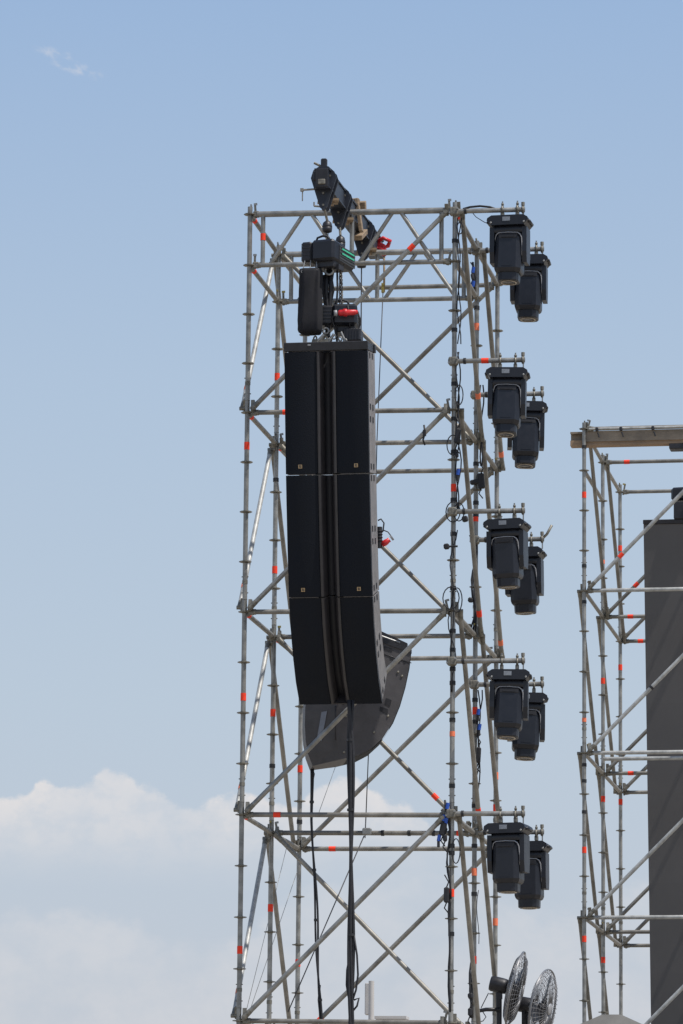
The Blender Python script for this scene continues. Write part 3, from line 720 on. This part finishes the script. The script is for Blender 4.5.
for dx_ in (-.07,.0,.07): s.tube(c0+Vector((dx_,-.06,-.03)),c0+Vector((dx_*.8,-.02,.09)),.006,6); s.torus(c0+Vector((dx_,-.075,-.035)),(0,1,0),.012,.004,10,5)
s.build('hanging_hook','chrome',cb)
# black cables and slings between hoist and speaker
cbm=MB()
for (u0,v0,u1,v1,r) in ((327,268,328,338,.022),(331,268,327,332,.020),(324,275,326,330,.014),(337,262,337,343,.010),(347.5,305,349,330,.008),(333,270,331,300,.016)):
    a=at(u0,v0,YH+.05); b=at(u1,v1,YH+.08); cbm.path([a,a*.66+b*.34+Vector((random.uniform(-.015,.015),0,0)),a*.33+b*.67+Vector((random.uniform(-.015,.015),0,0)),b],r,8)
tag(cbm.build('lifting_sling','rubber'),'black lifting slings and cables dropping from the striped hoist to the speaker top','sling')
ch=MB(); chain(ch,at(340.5,266,YH+.1),at(340.5,304,YH+.1),0,.006); chain(ch,at(329,332,YH),at(329,345,YH),0,.008,.06)
ch.torus(at(326,331,YH),(0,1,0),.028,.011,14,6,1)
tag(ch.build('lifting_chain',['rope','chrome']),'short steel lifting chain with a shackle just over the front speaker','chain')
bx_=MB(); c=at(353,336,-1.15); bx_.box(c,(.175,.16,.125),None,0,.012)
for k in range(6): bx_.box(c+Vector((-.07+.028*k,-.083,0)),(.010,.008,.11))
tag(bx_.build('control_box','frame'),'small black ribbed control box standing on top of the front speaker, right side','box')
cl=MB()
for dx_,dz_ in ((-.07,.0),(-.03,.03),(.03,.01),(.08,-.01)): cl.torus(at(337,338,YH)+Vector((dx_,0,dz_-.02)),(dx_*9,1,.4),.020,.007,12,6); 
cl.tube(at(328,343,YH),at(334,334,YH),.014,8); cl.tube(at(346,343,YH),at(341,332,YH),.012,8)
tag(cl.build('shackle','chrome'),'cluster of bright shackles between the lower hoist and the speaker top frame','shackle')
g,b=pod(361.5,262,268,1.35,top=hs[2]+Vector((0,0,-.24))); g.tube(b,at(361,345,1.3),.007,6,2); g.tube(at(361,345,1.3),at(372,640,1.0),.007,6,2)
tag(g.build('suspension_cable',['frame','joint','rope']),'thin steel suspension cable dropping from the third beam hanger to the rear speaker','cable')

# plug behind right side of the front array
pl=MB(); a=at(379.5,527,-.6); b=at(379.5,548,-.6); pl.tube(a,b,.026,10,0); 
for k in range(4): c=a*(1-.2-.15*k)+b*(.2+.15*k); pl.torus(c,(0,0,1),.027,.006,12,5,0)
c=at(382,545,-.6); d_=at(391,538.5,-.6); dd=(d_-c).normalized(); pl.lathe([(.022,0),(.030,.03),(.028,.06),(.024,.065),(.024,.09)],c,dd,12,1); pl.tube(d_-dd*.0,d_+dd*.02,.027,10,2)
pl.path([at(378,520.5,-.6),at(381,519,-.6),at(384,523,-.6),at(383,531,-.6),at(380,534,-.6)],.008,6,0); pl.path([at(383,530,-.6),at(388,532,-.6),at(391,536,-.6)],.006,6,0)
tag(pl.build('cable_plug',['rubber','red','glint_and_trim']),'black cable plug with red connector sticking out behind the right edge of the front speaker','plug')

# main loom cables
def loom(pts, Y, r, label, name='cable_loom', n=3, extra=()):
    m=MB(); P=[at(u,v,Y) for u,v in pts]
    PP=[]
    for i in range(len(P)-1):
        for k in range(6): PP.append(P[i]*(1-k/6)+P[i+1]*(k/6))
    PP.append(P[-1])
    for s in range(n):
        a=2*math.pi*s/n; ph=random.uniform(0,6)
        m.path([p+Vector((math.cos(a+i*.22)*r*.62+math.sin(i*.45+ph)*r*.45, math.sin(a+i*.22)*r*.6,0)) for i,p in enumerate(PP)],r*.62,7,0)
    i=4
    while i<len(PP)-1: d=(PP[i+1]-PP[i]).normalized(); m.tube(PP[i]-d*.012,PP[i]+d*.012,r*1.35,9,1); i+=random.choice((5,7,8))
    for e in extra: m.path([at(u,v,Y) for u,v in e],.010,6,0)
    o=m.build(name,['rubber','black']); return tag(o,label,'cable')
yb=-.62
pg=at(350,1060,yb)
loom([(350.5,700),(350.5,760),(350.8,860),(351,950),(350.5,1060),(351,1150),(352,1300)],yb,.026,'thick black cable loom falling straight down from the bottom of the front speaker',n=4,
     extra=([(354,935),(357,955),(358,975),(356,990),(351,1005)],[(350,955),(347,970),(346.5,985),(349,1000)],[(354,1000),(359,998),(357,1006),(352,1012)]))
loom([(311.5,766),(312,820),(314.5,880),(317,940),(320,1000),(322,1060),(325,1300)],.9,.017,'thinner black cable dropping from the bottom corner of the rear speaker',n=2,extra=([(312,769),(314,774),(313,779)],[(320,985),(318.5,1000),(320,1015),(321,1024)]))
# thin guy lines
gl=MB()
for (a,b) in (((364,836),(288,1012)),((366,815),(365,838)),):
    gl.path([at(*a,1.5),at(*b,.4)] if a[1]>830 else [at(*a,1.55),at(*b,1.5)],.006,6)
gl.box(at(367,831.5,1.5),(.09,.06,.07),None,1,.01)
tag(gl.build('guy_line',['rope','chrome']),'thin dark guy line running down left from a clamp on the lower scaffold tube','guy line','guy lines')
for n_,(a,b,la) in enumerate((((287,846),(246,1012),'faint thin guy line slanting between the two left uprights, outer one'),((297,872),(248,1016),'faint thin guy line slanting between the two left uprights, inner one'),((336,765),(318,815),'faint thin line slanting below the belly of the rear speaker'))):
    m=MB(); m.path([at(*a,1.9),at(*b,1.2)],.0028,5); tag(m.build('guy_line','steel'),la,'guy line','guy lines')

# ------------------------------------------------------------------ cables and boxes on the right-hand uprights
def wiggle(u0, v0, v1, Y, amp, r, label, mats=('rubber','blue'), n=2, boxes=(), blues=(), loops=()):
    m=MB()
    for s in range(n):
        P=[]; v=v0; k=0; ph=random.uniform(0,6); a_=amp*random.uniform(.4,1.2)
        while v<v1:
            uu = u0(v) if callable(u0) else u0
            P.append(at(uu+math.sin(k*.9+ph)*a_+math.sin(k*.37+ph)*a_*.6, v, Y-.035+.02*math.sin(k*.6+ph))); v+=9; k+=1
        m.path(P,r,6,0)
    for (u,v,w,h) in boxes:
        c=at(u,v,Y-.06); m.box(c,(w,.05,h),Matrix.Rotation(random.uniform(-.2,.2),3,'Y'),0,.012)
        if h<.07:
            if u<450: m.tube(c,c+Vector((.11,0,0)),.010,8,0)
            continue
        m.path([c+Vector((0,0,h*.5)),c+Vector((.02,0,h*.5+.05)),c+Vector((-.02,0,h*.5+.12))],.007,6,0); m.path([c-Vector((0,0,h*.5)),c-Vector((.02,0,h*.5+.05)),c-Vector((-.02,0,h*.5+.1))],.007,6,0)
    for (u,v) in blues:
        c=at(u,v,Y-.06); m.tube(c-Vector((0,0,.03)),c+Vector((.01,0,.03)),.018,10,1); m.tube(c-Vector((0,0,.09)),c-Vector((0,0,.03)),.014,8,0)
    for (u,v,rx,rz) in loops:
        c=at(u,v,Y-.06); m.path([c+Vector((math.cos(t*math.pi/8)*rx,0,math.sin(t*math.pi/8)*rz)) for t in range(17)],.006,6,0)
    return tag(m.build('power_cable',list(mats)),label,'cable','power cables on the right uprights')
fr_u=lambda v: 455.5-(v-212)*.0055
mr_u=lambda v: 477.2-(v-252)*.004
wiggle(lambda v:fr_u(v)+4,218,352,0,2.0,.006,'black power cable tied to the front right upright, upper run',loops=((460,228,.03,.06),))
wiggle(lambda v:fr_u(v)+4,352,520,0,3.2,.007,'black power cable with a hanging box and blue connector beside the second front lamp',boxes=((457.5,436,.05,.15),(457,455,.03,.05)),blues=((457.7,472),),loops=((459,395,.04,.10),(453,445,.06,.10),(453,512,.07,.10),(459,512,.05,.09)))
wiggle(lambda v:fr_u(v)-1,530,700,0,2.6,.006,'thin black power cable looped round the front right upright beside the third lamp',boxes=((446.5,546.5,.055,.055),),loops=((451,598,.08,.11),(457,600,.05,.12)))
wiggle(lambda v:fr_u(v)-4,800,900,0,2.2,.008,'black power cable bundle with blue plugs on the lowest front right joint',boxes=((443,829,.06,.13),(445,838,.04,.07),(446.5,895,.05,.15)),blues=((447,806),(443.5,818),(445.5,821),(438.5,838)))
wiggle(lambda v:fr_u(v)-2,895,1015,0,1.2,.008,'black power cable running down the front right upright at the bottom of the picture',boxes=(),loops=((456,851,.04,.12),))
wiggle(lambda v:mr_u(v)-3,262,300,DA,1.6,.010,'short black cable with blue connectors on the middle right upright, near the top lamps',boxes=((472.5,277,.03,.07),),blues=((472.7,270),(472.7,284)))
wiggle(lambda v:mr_u(v)+5,385,470,DA,2.6,.008,'black power cable with a box, sweeping past the second middle upright joint',boxes=((481,481,.07,.16),(475,482,.10,.05),(465,519,.06,.06)))
wiggle(lambda v:mr_u(v)-3,535,640,DA,3.2,.009,'black power cable hanging in a loose bow left of the third rear lamp',n=3,boxes=((470.5,600,.05,.05),))
wiggle(lambda v:mr_u(v)+3.5,690,790,DA,2.0,.007,'black power cable with blue plugs and oval box left of the fourth lamps',boxes=((478.5,755,.045,.16),),blues=((478,712),(479,727)))
wiggle(lambda v:mr_u(v)+4,890,950,DA,2.5,.004,'thin dark cable on the lower middle right upright above the fans',n=1)
wiggle(lambda v:mr_u(v)-3,955,1024,DA,1.6,.010,'thick black cable with connectors on the middle right upright next to the fans',n=3,boxes=((470.5,996,.05,.06),(470,1012,.04,.08)))
m=MB(); m.path([at(u,v,-.06) for u,v in ((463,209),(470,207),(480,206),(490,207),(497,209.5))],.011,7); m.path([at(u,v,-.06) for u,v in ((471,211),(476,217),(484,222),(491,225))],.004,5)
tag(m.build('power_cable','rubber'),'black cable arching over the topmost front light arm','cable','power cables on the right uprights')
m=MB(); m.path([at(u,v,-.06) for u,v in ((424,425),(425,433),(423,440),(425,445))],.010,6); m.box(at(424.5,433,-.06),(.03,.03,.06)); tag(m.build('cable_tie','rubber'),'black cable tie dangling from the front brace at the second level','cable tie')

# ------------------------------------------------------------------ far tower
WB,DB=2.07,2.07
bx0=2.1075; by0=10.83; topB=GZ-.048
rootB=thing('scaffold_tower', (bx0+WB/2,by0+DB,0), 'farther scaffold tower with a long steel beam on top and a dark screen inside', 'scaffold tower', 'scaffold towers')
TB=Tower(rootB,(bx0,by0,0),WB,DB,topB,{})
tb=lambda u,v,j,mi=2,h=.075: (zs(u,v,by0+j*DB),h,mi)
TB.standard(0,0,7,[tb(583,495,0),tb(584,720,0,3,.05),tb(585,850,0),tb(586,939,0)],[zs(583,v,by0) for v in (447,566,602,765,781,812)])
TB.standard(0,1,7,[tb(602,562,1,3,.05),tb(603,681,1),tb(604,799,1),tb(605,960,1)],[])
TB.standard(0,2,7,[tb(619,548.5,2),tb(620,667.5,2),tb(621,802,2)],[])
for j in (0,1,2): TB.standard(1,j,0,rings=True)
for k in (0,2,4,6,8,10,12):
    for j in (0,1,2):
        TB.ledger(TB.node(0,j,k),TB.node(1,j,k),('bright' if j==0 and k>0 else 'steel2','joint'),sub=k<8,tape={(1,0):[.15],(1,2):[.17],(2,2):[.13],(1,4):[.17],(2,6):[]}.get((j,k)))
    for i in (0,1):
        for j in (0,1): TB.ledger(TB.node(i,j,k),TB.node(i,j+1,k),sub=(k<8 and i==0))
for i in (0,1): TB.ledger(TB.node(i,0,.5),TB.node(i,1,.5),sub=False)
for k in (4,):
    a=TB.node(0,0,k)+Vector((.12,.35,-.03)); TB.ledger(a,a+Vector((1.9,0,0)),('bright','joint'),sub=False)
for k in (0,2,4,6,8,10):
    TB.brace(TB.node(0,0,k+2)+Vector((.07,0,.03)),TB.node(1,0,k)+Vector((-.06,0,-.03)),(0,-.05,0),('bright','joint'),tape=[.2] if k in (0,) else (),bands=[.39] if k==2 else ())
    TB.brace(TB.node(0,1,k+2)+Vector((.06,0,.03)),TB.node(1,1,k)+Vector((-.06,0,-.03)),(0,-.05,0),tape=[.19] if k==0 else ())
    TB.brace(TB.node(0,2,k+2)+Vector((.05,0,.03)),TB.node(1,2,k)+Vector((-.05,0,-.03)),(0,-.05,0))
    for i in (0,1):
        for j in (0,1):
            sx=-.06
            TB.brace(TB.node(i,j,k)+Vector((0,.03,0)),TB.node(i,j+1,k+2)+Vector((0,-.03,0)),(sx if k else .055,0,0))
# steel beam over the top
bmY=by0+.10; zt=at(620,432,bmY).z; zb=at(620,446,bmY).z
bL0=at(571,438,bmY).x; bL1=bx0+WB+.6
bm_=thing('steel_beam',((bL0+bL1)/2,bmY,zb),'long weathered steel I-beam lying across the top of the far tower','steel beam')
m=MB(); m.box(((bL0+bL1)/2,bmY,zb+.012),(bL1-bL0,.16,.022),None,1); m.box(((bL0+bL1)/2,bmY,(zt+zb)/2),(bL1-bL0,.014,zt-zb-.03),None,0); m.box(((bL0+bL1)/2,bmY,zt-.012),(bL1-bL0,.16,.022),None,0)
m.box(((bL0+bL1)/2,bmY-.06,zb+.045),(bL1-bL0,.03,.045),None,1)
m.build('beam_web',['rust','rustb'],bm_)
sp=MB(); zc=at(640,435,bmY-.1).z; sp.box(((bL0+.2+bL1)/2,bmY-.085,zc),(bL1-bL0-.2,.012,at(640,430.5,bmY-.085).z-at(640,441,bmY-.085).z),None,0); sp.build('side_plate','rust',bm_)
# bright toe tube with clamps
tt=MB(); a=at(589,429,bmY-.12); b=Vector((bL1-.1,a.y,a.z)); tt.tube(a,b,.014,10,0)
for u in (597,621,653,690): c=Vector((at(u,430,bmY-.12).x,a.y-.01,a.z-.02)); tt.box(c+Vector((0,0,.01)),(.035,.04,.05),None,1,.008); tt.tube(c+Vector((.01,0,-.03)),c+Vector((.03,0,-.09)),.010,6,1)
tag(tt.build('clamped_tube',['bright','frame']),'slim bright tube clamped along the upper edge of the far steel beam','tube')

# tall dark screen hung in the far tower
Ys=by0+.75; A=at(643.5,524.5,Ys); 
Bp=atx(651,1024,A.x); 
sw=1.28; ths=.09
scn=thing('led_screen',(A.x+sw/2,Bp.y,Bp.z-1.5),'tall plain dark grey screen back hanging in the far tower','screen')
dn=(Bp-A).normalized(); Ltot=(Bp-A).length+1.6; sy_=Vector((0,-dn.z,dn.y)); srot=Matrix((Vector((1,0,0)),sy_,-dn)).transposed()
nrow=int(Ltot/1.0); hpan=Ltot/nrow
for i in range(nrow):
    m=MB(); c=A+dn*(hpan*(i+.5))+Vector((sw/2,0,0))+sy_*ths/2
    m.box(c,(sw,ths,hpan+.0002),srot,0); m.build('screen_panel','led',scn)
m=MB(); m.box(A-dn*.03+Vector((sw/2,0,0))+sy_*.05,(sw+.01,.14,.055),srot,0,.006); m.box(A-dn*.16+Vector((.46,0,0))+sy_*.05,(.16,.16,.22),None,0,.01); m.box(A-dn*.16+Vector((.80,0,0))+sy_*.05,(.16,.16,.22),None,0,.01); m.build('hanging_bracket','frame',scn)
H3=at(707,492,Ys+.05); h3=hoist('black chain hoist above the dark screen at the right edge of the picture',H3,R(80),green=False)
m=MB(); t_=at(681,446,bmY); m.box(Vector((at(686,447,bmY).x,bmY,zb-.035)),(.40,.2,.07),None,0,.01); m.tube((H3.x-.02,bmY,zb-.05),(H3.x-.02,bmY,zb-.18),.012,8,1); chain(m,(H3.x-.02,bmY,zb-.16),(H3.x-.02,H3.y,H3.z+.1),1); m.lathe([(.02,0),(.055,-.03),(.06,-.2),(.02,-.24)],(H3.x-.02,H3.y-.3,H3.z+.42),(0,0,1),12,0); m.build('hook_block',['frame','chrome'],h3)

# ------------------------------------------------------------------ misting fans
def fan(C_, ax, rad, label, dp=.15, blade_rot=0):
    C_=Vector(C_); ax=Vector(ax).normalized(); rt=thing('fan',C_,label,'fan','wire guarded fans below the lamps')
    e=ax.orthogonal().normalized(); f=ax.cross(e)
    for nm,sgn in (('front_guard',1),('rear_guard',-1)):
        m=MB(); m.torus(C_+ax*.004*sgn,ax,rad,.007,48,6)
        for q in (.25,.45,.62,.80,.92): m.torus(C_+ax*sgn*dp*.5*math.cos(q*math.pi/2)**.6,ax,rad*q,.0028,40,4)
        N=44
        for k in range(N):
            t=2*math.pi*k/N; dr=e*math.cos(t+.12)+f*math.sin(t+.12); dr2=e*math.cos(t)+f*math.sin(t)
            m.path([C_+ax*sgn*dp*.5+dr*rad*.14, C_+ax*sgn*dp*.47+dr*rad*.45, C_+ax*sgn*dp*.34+dr2*rad*.8, C_+dr2*rad],.0024,4)
        m.lathe([(rad*.15,-.004),(rad*.15,.006),(rad*.10,.010)],C_+ax*sgn*dp*.5,ax*sgn,20,1)
        m.build(nm,['wire','glint_and_trim'],rt)
    b=MB(); b.lathe([(.05,-.04),(.055,0),(.04,.04)],C_,ax,16)
    for k in range(3):
        t0=2*math.pi*k/3+blade_rot; vs=[]
        for i in range(6):
            r=.04+(rad*.88-.04)*i/5
            for s in (-1,1):
                t=t0+s*(.34+.12*math.sin(i)) ; vs.append(C_+(e*math.cos(t)+f*math.sin(t))*r+ax*(s*.035))
        vs2=[v+ax*.004 for v in vs]; n=len(vs)
        b.add(vs+vs2,[[2*i,2*i+1,2*i+3,2*i+2] for i in range(5)]+[[n+2*i,n+2*i+2,n+2*i+3,n+2*i+1] for i in range(5)],0,True)
    b.build('blades','blade',rt)
    m=MB(); m.lathe([(.03,0),(.075,.02),(.08,.06),(.08,.17),(.07,.19),(.03,.195)],C_-ax*dp*.5,-ax,18); mo=m.build('motor','frame',rt)
    k=MB(); base=C_-ax*(dp*.5+.09); k.box(base-Vector((0,0,.10)),(.05,.05,.08)); k.tube(base-Vector((0,0,.12)),base-Vector((0,0,.55)),.022,10); k.build('bracket','frame',rt)
    return rt
yf=2.5
fan(at(515.5,989,yf),(.97,.03,-.23),.385,'round wire guarded fan seen almost edge on, just right of the tower base')
fan(at(542.5,1008,yf+.15),(.95,-.17,-.18),.395,'round wire guarded fan to the right of the edge-on one, more of its face visible',blade_rot=.6)
m=MB(); m.path([at(u,v,yf-.05) for u,v in ((500,1009.5),(486,1009.5),(478,1011),(474,1016),(473.5,1024),(474,1060))],.020,8); m.path([at(u,v,yf-.05) for u,v in ((488.5,993),(485,1000),(481,1008))],.005,5); m.tube(at(498,985,yf),at(498.5,1012,yf),.026,8); m.path([at(u,v,yf-.05) for u,v in ((483,1012),(486,1017),(483,1021),(479,1022))],.005,5)
for xx in (474,): m.tube(at(xx,1058,yf-.05), Vector((at(xx,1058,yf-.05).x,yf-.05,.02)),.022,8)
m.tube(at(499,1010,yf), Vector((at(499,1010,yf).x,yf,.02)),.026,8)
m.tube(at(524,1006,yf+.15), Vector((at(524,1006,yf+.15).x,yf+.15,.02)),.024,8)
tag(m.build('fan_stand','frame'),'black tubular stand carrying the two wire guarded fans','stand')

# ------------------------------------------------------------------ grey canopy below the far tower
pk=at(609,1014.5,9.2); 
cn=thing('event_canopy',(pk.x+.1,9.2+1.2,0),'grey peaked canvas canopy roof showing at the foot of the far tower','canopy')
m=MB(); hw=1.3; zb_=pk.z-.55; cx_,cy_=pk.x+.04,9.2+.9
c4=[(cx_-hw,cy_-hw,zb_),(cx_+hw,cy_-hw,zb_),(cx_+hw,cy_+hw,zb_),(cx_-hw,cy_+hw,zb_)]; rdg=[(cx_-.12,cy_-.9,pk.z),(cx_+.10,cy_-.9,pk.z),(cx_+.10,cy_+.6,pk.z),(cx_-.12,cy_+.6,pk.z)]
m.add(c4+rdg,[[0,1,5,4],[1,2,6,5],[2,3,7,6],[3,0,4,7],[4,5,6,7]]); m.build('roof','tentm',cn)
m=MB(); m.add(c4+[(x,y,z-.25) for x,y,z in c4],[[0,4,5,1],[1,5,6,2],[2,6,7,3],[3,7,4,0]]); m.build('valance','tentm',cn)
for x,y,z in c4: m=MB(); m.tube((x*.98+cx_*.02,y*.98+cy_*.02,.0),(x*.98+cx_*.02,y*.98+cy_*.02,z-.02),.025,8); m.build('leg','steel',cn)

# ------------------------------------------------------------------ far building, only its roof shows
YD=110
q=at(390,1024,YD); hh=q.z-.6
bd_=thing('distant_building',(q.x,YD+6,0),'pale distant rooftop with a white pole, low behind the tower base','building')
m=MB(); m.box((q.x+2,YD+6,hh/2),(14,10,hh)); m.build('wall','pale',bd_)
a=at(376,1024,YD+1); b=at(405,1018,YD+1); m=MB(); m.box(((a.x+b.x)/2+.0,YD+1.3,(hh+b.z)/2),(b.x-a.x,.6,b.z-hh)); m.box(((a.x+b.x)/2,YD+1.3,b.z+.02),(b.x-a.x+.1,.7,.10)); m.build('roof_parapet','pale',bd_)
a=at(371.5,981,YD); m=MB(); m.tube((a.x,YD,hh-.5),(a.x,YD,a.z),.10,10); m.build('pole','pale',bd_)
a=at(365.5,983,YD+.5); b=at(370.5,1015,YD+.5); m=MB(); m.box(((a.x+b.x)/2,YD+.5,(a.z+b.z)/2),(b.x-a.x,.3,a.z-b.z),None,0,.03); m.build('antenna_panel','pale',bd_)
print('objects', len(bpy.data.objects))
